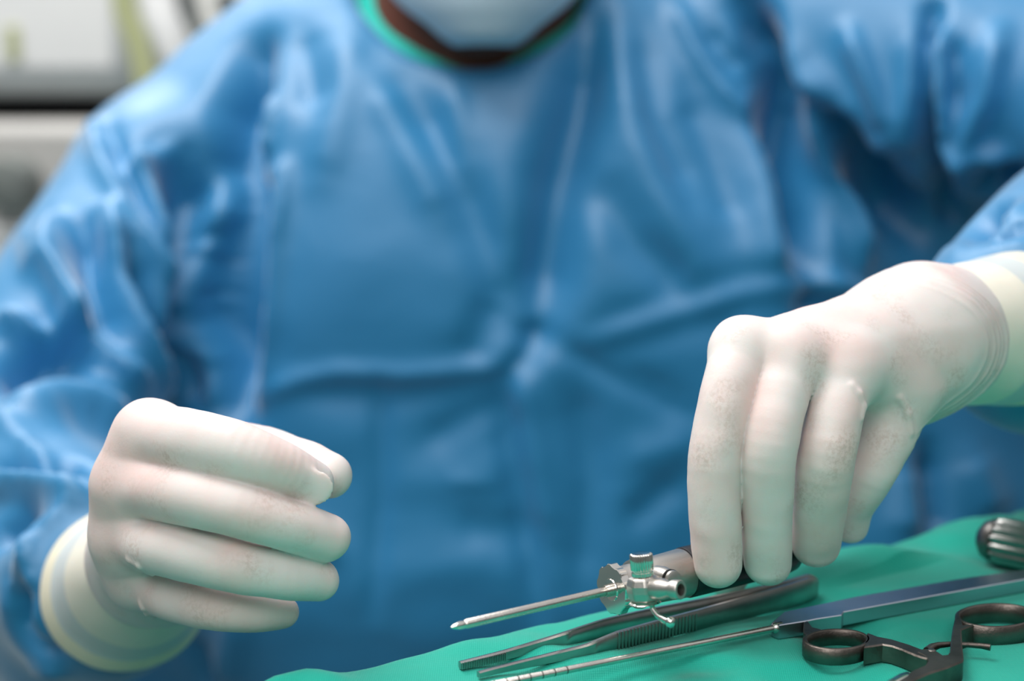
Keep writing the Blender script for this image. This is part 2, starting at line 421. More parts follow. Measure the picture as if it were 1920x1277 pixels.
# every fold of the cloth: (points, width, height in mm, profile g = round, c = sharp crest)
FOLDS = [
 # sleeve on the left of the picture
 ([(160,205),(176,235),(210,320),(247,395),(300,475),(350,540)], 15, 11, 'g'),
 ([(195,250),(225,320),(263,395),(329,493)], 15, -12, 'g'),
 ([(262,310),(300,400),(335,480),(362,545)], 14, 9, 'g'),
 ([(328,285),(348,340),(370,430),(372,560),(368,690)], 32, -34, 'g'),
 ([(240,330),(280,300),(330,258)], 13, 8, 'g'),
 ([(405,330),(400,450),(394,580),(384,740)], 14, 16, 'g'),
 ([(470,90),(445,190),(436,274),(452,383),(446,520),(438,657),(436,760)], 32, -38, 'g'),
 ([(500,180),(470,330),(505,322)], 10, 10, 'g'),
 ([(525,320),(505,450),(490,600),(470,740)], 16, 11, 'g'),
 ([(100,420),(98,499),(145,609),(219,679),(266,726)], 15, 13, 'g'),
 ([(60,440),(66,520)], 14, 6, 'g'),
 ([(204,400),(215,470),(274,617),(337,742)], 16, 14, 'g'),
 ([(157,430),(172,520),(219,625)], 18, -14, 'g'),
 ([(235,480),(290,600),(352,734)], 22, -20, 'g'),
 ([(0,600),(60,622),(110,618),(140,590)], 16, 12, 'g'),
 ([(190,660),(100,640),(20,700)], 34, -22, 'g'),
 ([(30,800),(90,765),(150,770),(210,800)], 40, 14, 'g'),
 ([(110,860),(160,880),(200,890)], 16, -16, 'g'),
 ([(-20,790),(40,828),(98,867),(157,914)], 9, 10, 'c'),
 ([(-20,870),(60,885),(110,900)], 22, -10, 'g'),
 ([(-20,918),(60,922),(120,940),(170,950)], 14, 11, 'g'),
 ([(60,962),(20,990),(-10,1020)], 20, -10, 'g'),
 ([(140,950),(80,1000),(40,1060),(10,1140)], 12, 10, 'c'),
 ([(62,1010),(58,1100),(66,1190),(76,1235)], 10, 9, 'c'),
 ([(30,1100),(40,1200)], 22, -11, 'g'),
 ([(60,1250),(120,1265)], 9, 8, 'c'),
 ([(100,1230),(60,1215)], 12, -9, 'g'),
 # front of the gown
 ([(655,60),(640,180),(600,330)], 26, 6, 'g'),
 ([(560,60),(590,200)], 26, -6, 'g'),
 ([(760,170),(850,300),(910,460),(945,610)], 30, -8, 'g'),
 ([(850,170),(856,260),(875,340)], 13, 5, 'g'),
 ([(700,160),(760,250),(830,400)], 18, 6, 'g'),
 ([(1108,60),(1085,200),(1050,340),(1030,480),(1010,610)], 36, -22, 'g'),
 ([(1012,620),(990,672),(965,700)], 12, -12, 'g'),
 ([(1000,660),(975,700),(968,780)], 9, 9, 'c'),
 ([(930,575),(905,620),(880,680)], 20, -7, 'g'),
 ([(470,750),(560,712),(640,698),(760,704),(900,690),(948,680)], 13, 3, 'g'),
 ([(560,735),(760,745),(900,730),(945,712)], 18, -3, 'g'),
 
 ([(1100,640),(1250,592),(1400,545),(1510,530)], 10, 3, 'g'),
 ([(1110,612),(1250,565),(1400,520),(1480,512)], 16, -3, 'g'),
 ([(1120,668),(1260,628),(1420,580)], 16, -2.5, 'g'),
 ([(1040,650),(1130,690),(1230,735),(1290,775)], 14, -5, 'g'),
 ([(1110,660),(1200,720),(1290,760)], 8, 5, 'c'),
 ([(950,690),(955,820),(985,980),(1010,1150)], 15, -9, 'g'),
 ([(975,700),(1000,850),(1030,1000)], 13, 6, 'g'),
 ([(1085,720),(1110,900),(1090,1100)], 26, -8, 'g'),
 ([(712,720),(718,900),(700,1150)], 10, -5, 'g'),
 ([(690,900),(860,905),(960,860)], 22, 2.5, 'g'),
 ([(800,830),(880,780),(940,760)], 16, -5, 'g'),
 ([(840,900),(930,905)], 11, 4, 'c'),
 ([(860,990),(1000,1000)], 20, -4, 'g'),
 ([(500,980),(640,1040)], 24, 4, 'g'),
 ([(600,1100),(900,1060),(1000,1090)], 24, 2.5, 'g'),
 ([(450,1130),(420,1277)], 20, 7, 'g'),
 ([(360,1200),(400,1277)], 20, -8, 'g'),
 ([(1180,860),(1290,830)], 20, 5, 'g'),
 ([(1180,980),(1270,900)], 16, -6, 'g'),
 ([(1150,10),(1160,140),(1190,260),(1260,420),(1330,560)], 20, 7, 'g'),
 ([(1200,60),(1230,220),(1300,360)], 18, -6, 'g'),
 ([(1110,330),(1190,450),(1290,540)], 24, -7, 'g'),
 ([(1262,10),(1310,100),(1370,185),(1398,205)], 13, 9, 'g'),
 ([(1370,60),(1410,110),(1425,165),(1400,205)], 12, 9, 'g'),
 ([(1325,60),(1375,140)], 12, -7, 'g'),
 ([(1290,180),(1350,330),(1380,420)], 20, -6, 'g'),
 ([(1420,220),(1440,360),(1460,520)], 22, 8, 'g'),
 ([(1395,10),(1435,120),(1460,220),(1495,350),(1515,470)], 20, -44, 'g'),
 ([(1530,520),(1535,700)], 22, -12, 'g'),
 # sleeve and flank on the right of the picture
 ([(1505,215),(1545,300),(1590,400),(1615,490)], 15, 14, 'g'),
 ([(1560,210),(1620,320),(1700,430)], 30, -22, 'g'),
 ([(1455,70),(1490,140),(1530,165),(1580,200),(1640,262),(1690,262)], 18, 12, 'g'),
 ([(1590,60),(1630,150),(1670,240)], 14, 9, 'g'),
 ([(1700,250),(1730,150),(1735,60)], 22, 8, 'g'),
 ([(1750,10),(1738,90),(1735,200),(1748,290),(1780,400)], 12, -20, 'g'),
 ([(1762,60),(1766,170),(1772,260),(1810,295)], 10, 12, 'g'),
 ([(1790,80),(1790,200)], 10, -8, 'g'),
 ([(1870,60),(1850,180),(1800,288)], 16, 10, 'g'),
 ([(1800,292),(1850,285),(1890,300)], 14, 10, 'g'),
 ([(1900,330),(1860,360),(1830,420)], 22, -24, 'g'),
 ([(1500,545),(1560,530),(1640,560)], 12, 6, 'g'),
 ([(1510,575),(1600,590)], 16, -8, 'g'),
 ([(1790,470),(1805,420),(1850,395),(1900,392),(1930,370)], 9, 7, 'c'),
 ([(1850,440),(1890,425),(1930,410)], 9, -8, 'g'),
 ([(1850,470),(1900,455),(1930,450)], 7, 6, 'c'),
 ([(1740,850),(1760,1000)], 18, -14, 'g'),
 ([(1690,880),(1700,1000)], 26, 8, 'g'),
 ([(1820,860),(1860,960)], 26, 7, 'g'),
]
disp = np.zeros(len(FV))
for pts, wd, amp, kind in FOLDS:
    if 540 < pts[0][0] < 1480 and kind == 'g' and wd < 25: wd = wd*1.3
    if 560 < pts[0][0] < 1400 and pts[0][1] < 520 and amp > 0: amp = amp*0.75
    dense = []
    for (x0, y0), (x1, y1) in zip(pts[:-1], pts[1:]):
        n = max(1, int(math.hypot(x1-x0, y1-y0)/22))
        dense += [(x0+(x1-x0)*i/n, y0+(y1-y0)*i/n) for i in range(n)]
    dense.append(pts[-1])
    wp = [on_gown(*q) for q in dense]; wp = [q for q in wp if q[0] is not None]
    if len(wp) < 2: continue
    X = np.array([q[0] for q in wp]); sg = wd*np.mean([q[1] for q in wp])/FPX
    lo = X.min(0)-4*sg; hi = X.max(0)+4*sg
    sel = np.where(((FV > lo) & (FV < hi)).all(1))[0]
    if not len(sel): continue
    Q = FV[sel]; best = np.full(len(sel), 1e9); bt = np.zeros(len(sel)); nseg = len(X)-1
    for i in range(nseg):
        a, b = X[i], X[i+1]; ba = b-a
        if np.linalg.norm(ba) > 0.06: continue
        h = np.clip(((Q-a) @ ba)/max(ba @ ba, 1e-12), 0, 1)
        dd = np.linalg.norm(Q-a-h[:, None]*ba, axis=1); m = dd < best
        best[m] = dd[m]; bt[m] = (i+h[m])/nseg
    end = np.clip(np.minimum(bt, 1-bt)*4+0.45, 0, 1)
    g = np.exp(-0.5*(best/sg)**2) if kind == 'g' else np.exp(-best/sg*1.1)
    disp[sel] += amp*(0.00115 if kind == 'g' else 0.0007)*(1.35 if pts[0][0] < 520 else 0.72 if (540 < pts[0][0] < 1300 and pts[0][1] > 520) else 1.1)*end*g
# soft random crumpling of the cloth
def wave_noise(Q, scale, seed, n=14):
    r = np.random.default_rng(seed); s = np.zeros(len(Q))
    for _ in range(n):
        k = r.normal(size=3); k /= np.linalg.norm(k); k *= scale*r.uniform(0.6, 1.6)
        s += np.sin(Q @ k*2*math.pi+r.uniform(0, 6.28)+1.5*np.sin(Q @ r.normal(size=3)*scale*3))
    return s/math.sqrt(n)
wn = wave_noise(FV, 5, 3); disp += 0.0018*wn + 0.0004*wave_noise(FV, 13, 5)
disp += 0.006*np.clip((np.abs(FV[:, 0]-0.02)-0.33)/0.08, 0, 1)*wave_noise(FV, 6, 31); disp = np.clip(disp, -0.045, 0.024); FV2 = FV + FN*disp[:, None]
gown = link('surgical_gown', fast_mesh(FV2, FF, PO), M['gown'], person)
sm = gown.modifiers.new('s', 'SMOOTH'); sm.factor = 0.5; sm.iterations = 2

# body: one continuous figure
HC = P(893, -300, 0.985)
def body_sdf(p):
    d = ell(p, HC, (0.078, 0.098, 0.105))
    jaw = cone(p, P(893, -160, 0.965), P(903, 5, 0.952), 0.060, 0.034)
    d = smin(d, jaw, 0.03)
    d = smin(d, cone(p, P(893, -170, 0.905), P(893, -205, 0.885), 0.014, 0.008), 0.012)      # nose
    d = smin(d, cone(p, P(835, -300, 0.905), P(951, -300, 0.905), 0.014, 0.014), 0.015)      # brow
    for s in (-1, 1):
        e = ell(p, HC + np.array([s*0.081, 0.0, -0.012]), (0.009, 0.018, 0.032)); d = smin(d, e, 0.006)  # ears
    nk = cone(p, P(893, -150, 1.0), P(888, 60, 1.05), 0.062, 0.070)
    d = smin(d, nk, 0.02)
    tor = cone(p, P(720, 300, 1.095), P(1090, 280, 1.095), 0.106, 0.106)
    tor = smin(tor, cone(p, P(640, 200, 1.10), P(430, 350, 1.10), 0.05, 0.035), 0.04)
    tor = smin(tor, cone(p, P(1120, 110, 1.10), P(1460, 100, 1.09), 0.06, 0.06), 0.05)
    tor = smin(tor, cone(p, P(700, 600, 1.14), P(1240, 580, 1.14), 0.11, 0.11), 0.09)
    tor = smin(tor, cone(p, (-0.07, 1.15, 0.86), (0.12, 1.15, 0.86), 0.12, 0.12), 0.09)
    tor = smin(tor, cone(p, P(888, 90, 1.06), P(888, 200, 1.07), 0.078, 0.09), 0.03)
    d = smin(d, tor, 0.025)
    for s, cx in ((-1, -0.08), (1, 0.13)):
        leg = chain(p, [((cx, 1.16, 0.78), 0.085), ((cx+s*0.02, 1.14, 0.46), 0.055), ((cx+s*0.03, 1.18, 0.10), 0.036)], 0.02)
        leg = smin(leg, cone(p, (cx+s*0.03, 1.19, 0.06), (cx+s*0.05, 1.05, 0.035), 0.034, 0.026), 0.02)
        d = smin(d, leg, 0.03)
    d = smin(d, chain(p, [(SL+np.array([0.01, 0.02, 0]), 0.038), (EL, 0.042), (WL, 0.027), (P(268, 1072, .62), 0.021)], 0.01), 0.02)
    d = smin(d, chain(p, [(SR+np.array([0, 0.02, 0]), 0.042), (ER, 0.042), (P(1945, 600, 0.66), 0.027), (P(1850, 622, 0.60), 0.022)], 0.01), 0.02)
    return d
def body_in(p):
    d = body_sdf(p); q = p-NC; t = q @ NA
    m = (p[:, 1] > 0.74) & (p[:, 2] > 0.5) & ~((t > -0.05) & (np.linalg.norm(q-t[:, None]*NA, axis=1) < 0.098))
    d[m] = np.maximum(d[m], gown_sdf(p[m])+0.052)
    return d
V, F = surface(body_in, (-0.62, 0.55, 0.0), (0.66, 1.40, 1.75), 0.0075)
link('body', fast_mesh(V, F, PO), M['skin'], person)
# shoes and trousers show below the gown from the side
def trousers(p):
    d = None
    for s, cx in ((-1, -0.08), (1, 0.13)):
        l = chain(p, [((cx, 1.16, 0.62), 0.10), ((cx+s*0.02, 1.14, 0.42), 0.085), ((cx+s*0.03, 1.18, 0.10), 0.062)], 0.02)
        d = l if d is None else smin(d, l, 0.02)
    return np.maximum(d, 0.09-p[:, 2])
V, F = surface(trousers, (-0.35, 0.95, 0.02), (0.38, 1.36, 0.80), 0.009); link('trousers', fast_mesh(V, F, PO), M['scrubtr'], person)
for s, cx in ((-1, -0.11), (1, 0.16)):
    def shoe(p): return np.maximum(smin(cone(p, (cx, 1.22, 0.05), (cx+s*0.03, 1.01, 0.032), 0.046, 0.040), cone(p, (cx, 1.20, 0.05), (cx, 1.19, 0.09), 0.044, 0.045), 0.02), 0.003-p[:, 2])
    V, F = surface(shoe, (cx-0.09, 0.93, -0.01), (cx+0.10, 1.30, 0.16), 0.007); link('shoe', fast_mesh(V, F, PO), M['shoe'], person)
# eyes
for s in (-1, 1):
    ec = P(893+s*88, -262, 0.8975)
    b = MB(); b.lathe(ec, (0, -1, 0), [(-0.011*math.cos(t), max(1e-4, 0.011*math.sin(t))) for t in np.linspace(0.05, math.pi-0.05, 12)], 20)
    e = b.build('eye', M['eye'], person, PO)
    b = MB(); b.lathe(ec+np.array([0, -0.0101, 0]), (0, -1, 0), [(0, 0.0052), (0.0006, 0.005), (0.0009, 0.002)], 18)
    b.build('iris', M['iris'], e, PO)
# cap
def capf(p):
    d = ell(p, HC+np.array([0, 0.012, 0.028]), (0.088, 0.108, 0.100)); d += 0.002*np.sin(p[:, 0]*190)*np.sin(p[:, 2]*120)
    return np.maximum(d, (HC[2]+0.03)-p[:, 2]-(p[:, 1]-HC[1])*0.5)
V, F = surface(capf, HC-0.17, HC+0.17, 0.005); link('surgical_cap', fast_mesh(V, F, PO), M['cap'], person)
# scrub collar: a band that lies in the neck opening
u0, v0 = frame(NA); b = MB(); V = []; F = []; n = 96
for i in range(n):
    th = 2*math.pi*i/n; dr = math.cos(th)*u0+math.sin(th)*v0
    down = max(0.0, -dr[2]); side = 1-down
    ri = 0.0875-0.029*min(1, max(0, (0.97-down)/0.6)); rip = 0.0008*math.sin(9*th)
    lo_ = min(1, max(0, (down-0.55)/0.35))
    for (r, t) in ((0.091, -0.010), (0.088, 0.001), ((0.0865+ri)/2, 0.0035), (ri, 0.001), (ri-0.002, -0.018)):
        V.append(NC+dr*(r+rip-0.0065*lo_)+NA*(t-0.007*lo_))
for i in range(n):
    j = (i+1) % n
    for k in range(4): F.append([i*5+k, i*5+k+1, j*5+k+1, j*5+k])
b.add(V, F); col = b.build('scrub_collar', M['scrub'], person, PO, angle=180)
so = col.modifiers.new('t', 'SOLIDIFY'); so.thickness = 0.0015
# face mask
ZB = P(907, 84, 0.90)
rows = [(0.0, 0.019, 0.030), (0.006, 0.030, 0.018), (0.014, 0.037, 0.011), (0.024, 0.053, 0.005), (0.040, 0.068, 0.0), (0.060, 0.078, -0.006), (0.085, 0.078, -0.010), (0.110, 0.074, -0.010), (0.128, 0.066, -0.004)]
V = []; F = []; nu = 33
for ri, (z, hw, dy) in enumerate(rows):
    for k in range(nu):
        s = -1+2*k/(nu-1); x = hw*s
        y = dy+0.075*(abs(s)**2.2)*(hw/0.078)**1.2
        pl = 0.0025*math.sin(z*260)*(1-s*s)
        V.append(ZB+np.array([x-0.003*z/0.1, y-pl, z]))
for r_ in range(len(rows)-1):
    for k in range(nu-1): F.append([r_*nu+k, r_*nu+k+1, (r_+1)*nu+k+1, (r_+1)*nu+k])
b = MB(); b.add(V, F); fm = b.build('face_mask', M['mask'], person, PO, angle=180)
so = fm.modifiers.new('t', 'SOLIDIFY'); so.thickness = 0.0015; ss = fm.modifiers.new('u', 'SUBSURF'); ss.levels = ss.render_levels = 2
for s in (-1, 1):
    b = MB(); a = ZB+np.array([s*0.073, 0.066, 0.115]); e = HC+np.array([s*0.088, 0.01, 0.01])
    b.tube([a, (a+e)/2+np.array([s*0.008, 0, 0]), e], 0.0016, 8); b.build('ear_loop', M['mask'], fm, PO)

# ------------------------------------------------------------------ gloves
def j(px, py, d, rpx): return (P(px, py, d), rpx*d/FPX)
# --- glove at the left of the picture: curled, knuckles to the left
L_idx = [j(282, 820, .522, 64), j(355, 828, .503, 62), j(440, 847, .493, 59), j(520, 877, .495, 52), j(583, 906, .503, 43)]
L_mid = [j(240, 912, .524, 58), j(330, 926, .500, 56), j(430, 950, .489, 53), j(530, 982, .492, 49), j(612, 1007, .502, 46)]
L_rng = [j(238, 1010, .530, 56), j(310, 1028, .505, 52), j(420, 1056, .494, 51.5), j(520, 1076, .497, 47), j(597, 1088, .506, 39)]
L_pnk = [j(262, 1086, .540, 50), j(330, 1120, .518, 46), j(410, 1140, .507, 43), j(480, 1148, .508, 37), j(530, 1149, .514, 31)]
L_thb = [j(330, 900, .575, 70), j(440, 850, .560, 56), j(545, 862, .535, 46), j(608, 888, .523, 44), j(618, 893, .521, 42)]
WRL = P(294, 1046, .588); CUL = P(268, 1072, .625)
def left_hand(p):
    fs = [chain(p, c, 0.003) for c in (L_idx, L_mid, L_rng, L_pnk)]
    fing = fs[0]
    for q in fs[1:]: fing = smin(fing, q, 0.0012)
    palm = None
    for c in (L_idx, L_mid, L_rng, L_pnk):
        m = cone(p, c[0][0], WRL, c[0][1]*0.92, 0.0225)
        palm = m if palm is None else smin(palm, m, 0.012)
    palm = smin(palm, cone(p, P(330, 960, .565), P(330, 1060, .575), 0.018, 0.016), 0.012)
    # webs between the finger roots
    for a, b_ in ((L_idx, L_mid), (L_mid, L_rng), (L_rng, L_pnk)):
        palm = smin(palm, cone(p, a[0][0], b_[0][0], a[0][1]*0.93, b_[0][1]*0.93), 0.008)
        palm = smin(palm, cone(p, (a[0][0]+b_[0][0])/2, (a[0][0]*0.72+a[1][0]*0.28+b_[0][0]*0.72+b_[1][0]*0.28)/2, 0.0112, 0.0085), 0.006)
    palm = smin(palm, cone(p, WRL, CUL, 0.0235, 0.0225), 0.01)
    d = smin(palm, fing, 0.006)
    d = smin(d, chain(p, L_thb, 0.004), 0.0022)
    # nail showing through the index fingertip, gathered latex at the little finger root
    return d
def ridges(p, d, hand, lines, d0, k=0.0018):
    for pts_, r_ in lines:
        pp = [trace(hand, x, y, d0)+FWD*(r_*0.25) for x, y in pts_]
        for a, b_ in zip(pp[:-1], pp[1:]): d = smin(d, cone(p, a, b_, r_, r_), k)
    return d
LR = None
def left_glove(p):
    d = left_hand(p)
    c = trace(left_hand, 592, 914, .42); d = smin(d, ell(p, c, (0.0062, 0.0011, 0.0060)), 0.002)
    d = ridges(p, d, left_hand, [([(262, 1130), (268, 1140), (276, 1150), (290, 1160)], .0006), ([(240, 1050), (262, 1062), (286, 1078)], .0004)], .42)
    return d + 0.00015*wave_noise(p, 45, 11, 6)
def glove_obj(f, los, label, hh=0.0009):
    los = np.array(los); V, F = surface(f, los.min(0)-0.004, los.max(0)+0.004, hh)
    o = link('glove', fast_mesh(V, F, PO), M['glove'], person); 
    if label: o['label'] = label
    return o
def bounds(chains, extra):
    pts = []
    for c in chains:
        for q, r in c: pts += [q-r, q+r]
    for q, r in extra: pts += [q-r, q+r]
    return pts
gl = glove_obj(left_glove, bounds((L_idx, L_mid, L_rng, L_pnk, L_thb), [(WRL, .03), (CUL, .034)]), 'white latex glove, empty hand with loosely curled fingers')

# --- glove at the right of the picture: fingers down on the black grip
R_idx = [j(1392, 656, .519, 48), j(1376, 700, .511, 53), j(1362, 752, .506, 52), j(1340, 860, .503, 50), j(1341, 975, .505, 49), j(1346, 1057, .508, 46)]
R_mid = [j(1482, 672, .516, 50), j(1461, 755, .505, 53), j(1442, 850, .501, 53), j(1438, 985, .510, 47.5), j(1440, 1054, .5165, 45)]
R_rng = [j(1590, 690, .520, 54), j(1570, 765, .510, 52), j(1547, 866, .507, 54), j(1535, 965, .519, 50), j(1530, 1018, .5275, 46)]
R_pnk = [j(1692, 728, .536, 58), j(1668, 810, .532, 50), j(1630, 893, .532, 45), j(1600, 950, .540, 38), j(1594, 985, .545, 34)]
R_thb = [j(1590, 760, .580, 80), j(1470, 900, .580, 58), j(1395, 1010, .568, 46), j(1364, 1076, .562, 42)]
WRR = P(1750, 634, .568); CUR = P(1835, 624, .594)
def right_hand(p):
    fs = [chain(p, c, 0.003) for c in (R_idx, R_mid, R_rng, R_pnk)]
    fing = fs[0]
    for q in fs[1:]: fing = smin(fing, q, 0.0005)
    palm = None
    for c, rr in ((R_idx, .92), (R_mid, .95), (R_rng, .95), (R_pnk, .98)):
        m = cone(p, c[0][0], P(1715, 640, .552), c[0][1]*rr, 0.022)
        palm = m if palm is None else smin(palm, m, 0.014)
    for a, b_ in ((R_idx, R_mid), (R_mid, R_rng), (R_rng, R_pnk)):
        palm = smin(palm, cone(p, a[0][0], b_[0][0], a[0][1]*0.90, b_[0][1]*0.90), 0.008)
        palm = smin(palm, cone(p, (a[0][0]+b_[0][0])/2, (a[0][0]*0.75+a[1][0]*0.25+b_[0][0]*0.75+b_[1][0]*0.25)/2, 0.0085, 0.0055), 0.005)
    palm = smin(palm, cone(p, P(1560, 700, .560), P(1660, 700, .565), 0.024, 0.024), 0.012)
    palm = smin(palm, cone(p, P(1700, 640, .552), WRR, 0.0235, 0.0245), 0.012)
    palm = smin(palm, cone(p, WRR, CUR, 0.0245, 0.0245), 0.012)
    palm = smin(palm, cone(p, P(1722, 574, .566), P(1760, 568, .575), 0.0135, 0.012), 0.012)
    d = smin(palm, fing, 0.0055)
    d = smin(d, chain(p, R_thb, 0.004), 0.003)
    for i, c in enumerate((R_idx, R_mid, R_rng, R_pnk)):                 # knuckle heads
        k = ell(p, c[0][0]+np.array([0, -0.001, 0.001]), (0.0090, 0.0095, 0.0090)); d = smin(d, k, 0.008)
    return d
def right_glove(p):
    d = right_hand(p)
    # pinched latex ridges
    d = ridges(p, d, right_hand, [([(1598, 722), (1612, 738), (1620, 762), (1616, 785)], .0007), ([(1688, 745), (1702, 775), (1708, 812)], .0009)], .42)
    # stretch wrinkles round the wrist
    ax = unit(CUR-P(1700, 640, .552)); t = (p-P(1700, 640, .552)) @ ax
    q = p-P(1700, 640, .552); ph = q @ UP
    bend = t + 0.22*ph + 0.9*ph*ph/0.03
    wr = 0
    for c0, am, wdt in ((0.004, .00035, .0012), (0.011, .0005, .0013), (0.0165, .0006, .0012), (0.026, .0009, .0016), (0.0215, .0004, .001)):
        wr = wr + am*np.exp(-((bend-c0)/wdt)**2)
    fade = np.clip((p[:, 0]-P(1675, 640, .545)[0])/0.010, 0, 1)*np.clip((0.028-ph)/0.02, 0, 1)*np.clip(1-(R_idx[0][0][2]-p[:, 2]-0.03)/0.03, 0, 1)
    return d - wr*fade + 0.00015*wave_noise(p, 45, 12, 6)
gr = glove_obj(right_glove, bounds((R_idx, R_mid, R_rng, R_pnk, R_thb), [(WRR, .03), (CUR, .034)]), 'white latex glove gripping the black handle from above')

# cuffs: layered tube over the sleeve end, creased along its length
def cuff(a, b_, prof, parent, label, seed, ref, squash=1.0, dirs=None):
    a = np.asarray(a); b_ = np.asarray(b_); ax = unit(b_-a); L = np.linalg.norm(b_-a)
    u, v = frame(ax, ref); n = 120; V = []; F = []; mi = []
    r = np.random.default_rng(seed); ph = r.uniform(0, 6.28, 8)
    for t, rad, m in prof:
        for k in range(n):
            th = 2*math.pi*k/n
            wv = 0.00035*math.sin(3*th+ph[0]+t*3)+0.0001*math.sin(7*th+ph[1]-t*6)+0.00004*math.sin(13*th+ph[2]+t*9)
            tt = t+0.018*math.sin(th+ph[3])+0.006*math.sin(3*th+ph[4])
            V.append(a+ax*L*tt+(rad+wv)*(math.cos(th)*u*squash+math.sin(th)*v))
    for i in range(len(prof)-1):
        for k in range(n):
            k2 = (k+1) % n; F.append([i*n+k, i*n+k2, (i+1)*n+k2, (i+1)*n+k]); mi.append(prof[i][2])
    b = MB(); b.v = [tuple(q) for q in V]; b.f = F; b.mi = mi
    o = b.build('glove_cuff', [M['glove'], M['cuff_cream'], M['cuff_grey'], M['cuff_rim']], parent, PO, angle=180)
    ss = o.modifiers.new('u', 'SUBSURF'); ss.levels = ss.render_levels = 1
    if label: o['label'] = label
    return o
cuff(P(298, 1048, .585), P(238, 1102, .655), [(0.05, .0225, 0), (.15, .0240, 0), (.27, .0244, 0), (.30, .0252, 1), (.36, .0264, 1), (.5, .0286, 1), (.62, .0305, 1), (.64, .0305, 2), (.76, .0325, 2), (.84, .0338, 2), (.86, .0346, 3), (.93, .0364, 3), (.99, .0381, 3), (1.02, .0384, 3), (1.03, .0376, 3), (1.00, .0366, 3), (.8, .0322, 2)],
     gl, 'pale yellowish rolled glove cuff in stacked bands', 4, (0, 0, 1))
cuff(P(1750, 632, .570), P(1900, 616, .612), [(-.14, .0248, 0), (-.04, .0256, 0), (0, .0264, 1), (.2, .0280, 1), (.30, .0284, 1), (.42, .0298, 1), (.45, .0296, 2), (.66, .0308, 2), (.7, .0316, 3), (.93, .0328, 3), (1.0, .0331, 3), (1.02, .0323, 3), (.98, .0312, 3), (.6, .030, 2)],
     gr, 'cream rolled glove cuff with soft creases', 9, (0, 0, 1))

# ------------------------------------------------------------------ table and drape
E0, E1 = T(840, 1212), T(1920, 952)
eu = unit((E1-E0)*[1, 1, 0]); ev = np.array([eu[1], -eu[0], 0.0])     # ev points from the far edge to the camera
O = E0 + ev*0.004
TU0, TU1, TV1 = -0.42, 0.62, 0.62
table = root('instrument_table', 'instrument table with steel legs hidden under the green drape', 'table', (*(O+eu*0.1+ev*0.3)[:2], 0))
tl = np.array(table.location)
b = MB(); b.box(O+eu*(TU0+TU1)/2+ev*TV1/2-np.array([0, 0, 0.017]), eu*((TU1-TU0)/2-0.012), ev*(TV1/2-0.012), (0, 0, 0.012)); b.build('tabletop', M['steel'], table, tl, False)
for su in (TU0+0.04, TU1-0.04):
    for sv in (0.04, TV1-0.04):
        q = O+eu*su+ev*sv; b = MB(); b.tube([(q[0], q[1], 0), (q[0], q[1], TABLE_Z-0.028)], 0.014, 16); b.build('leg', M['steel'], table, tl)

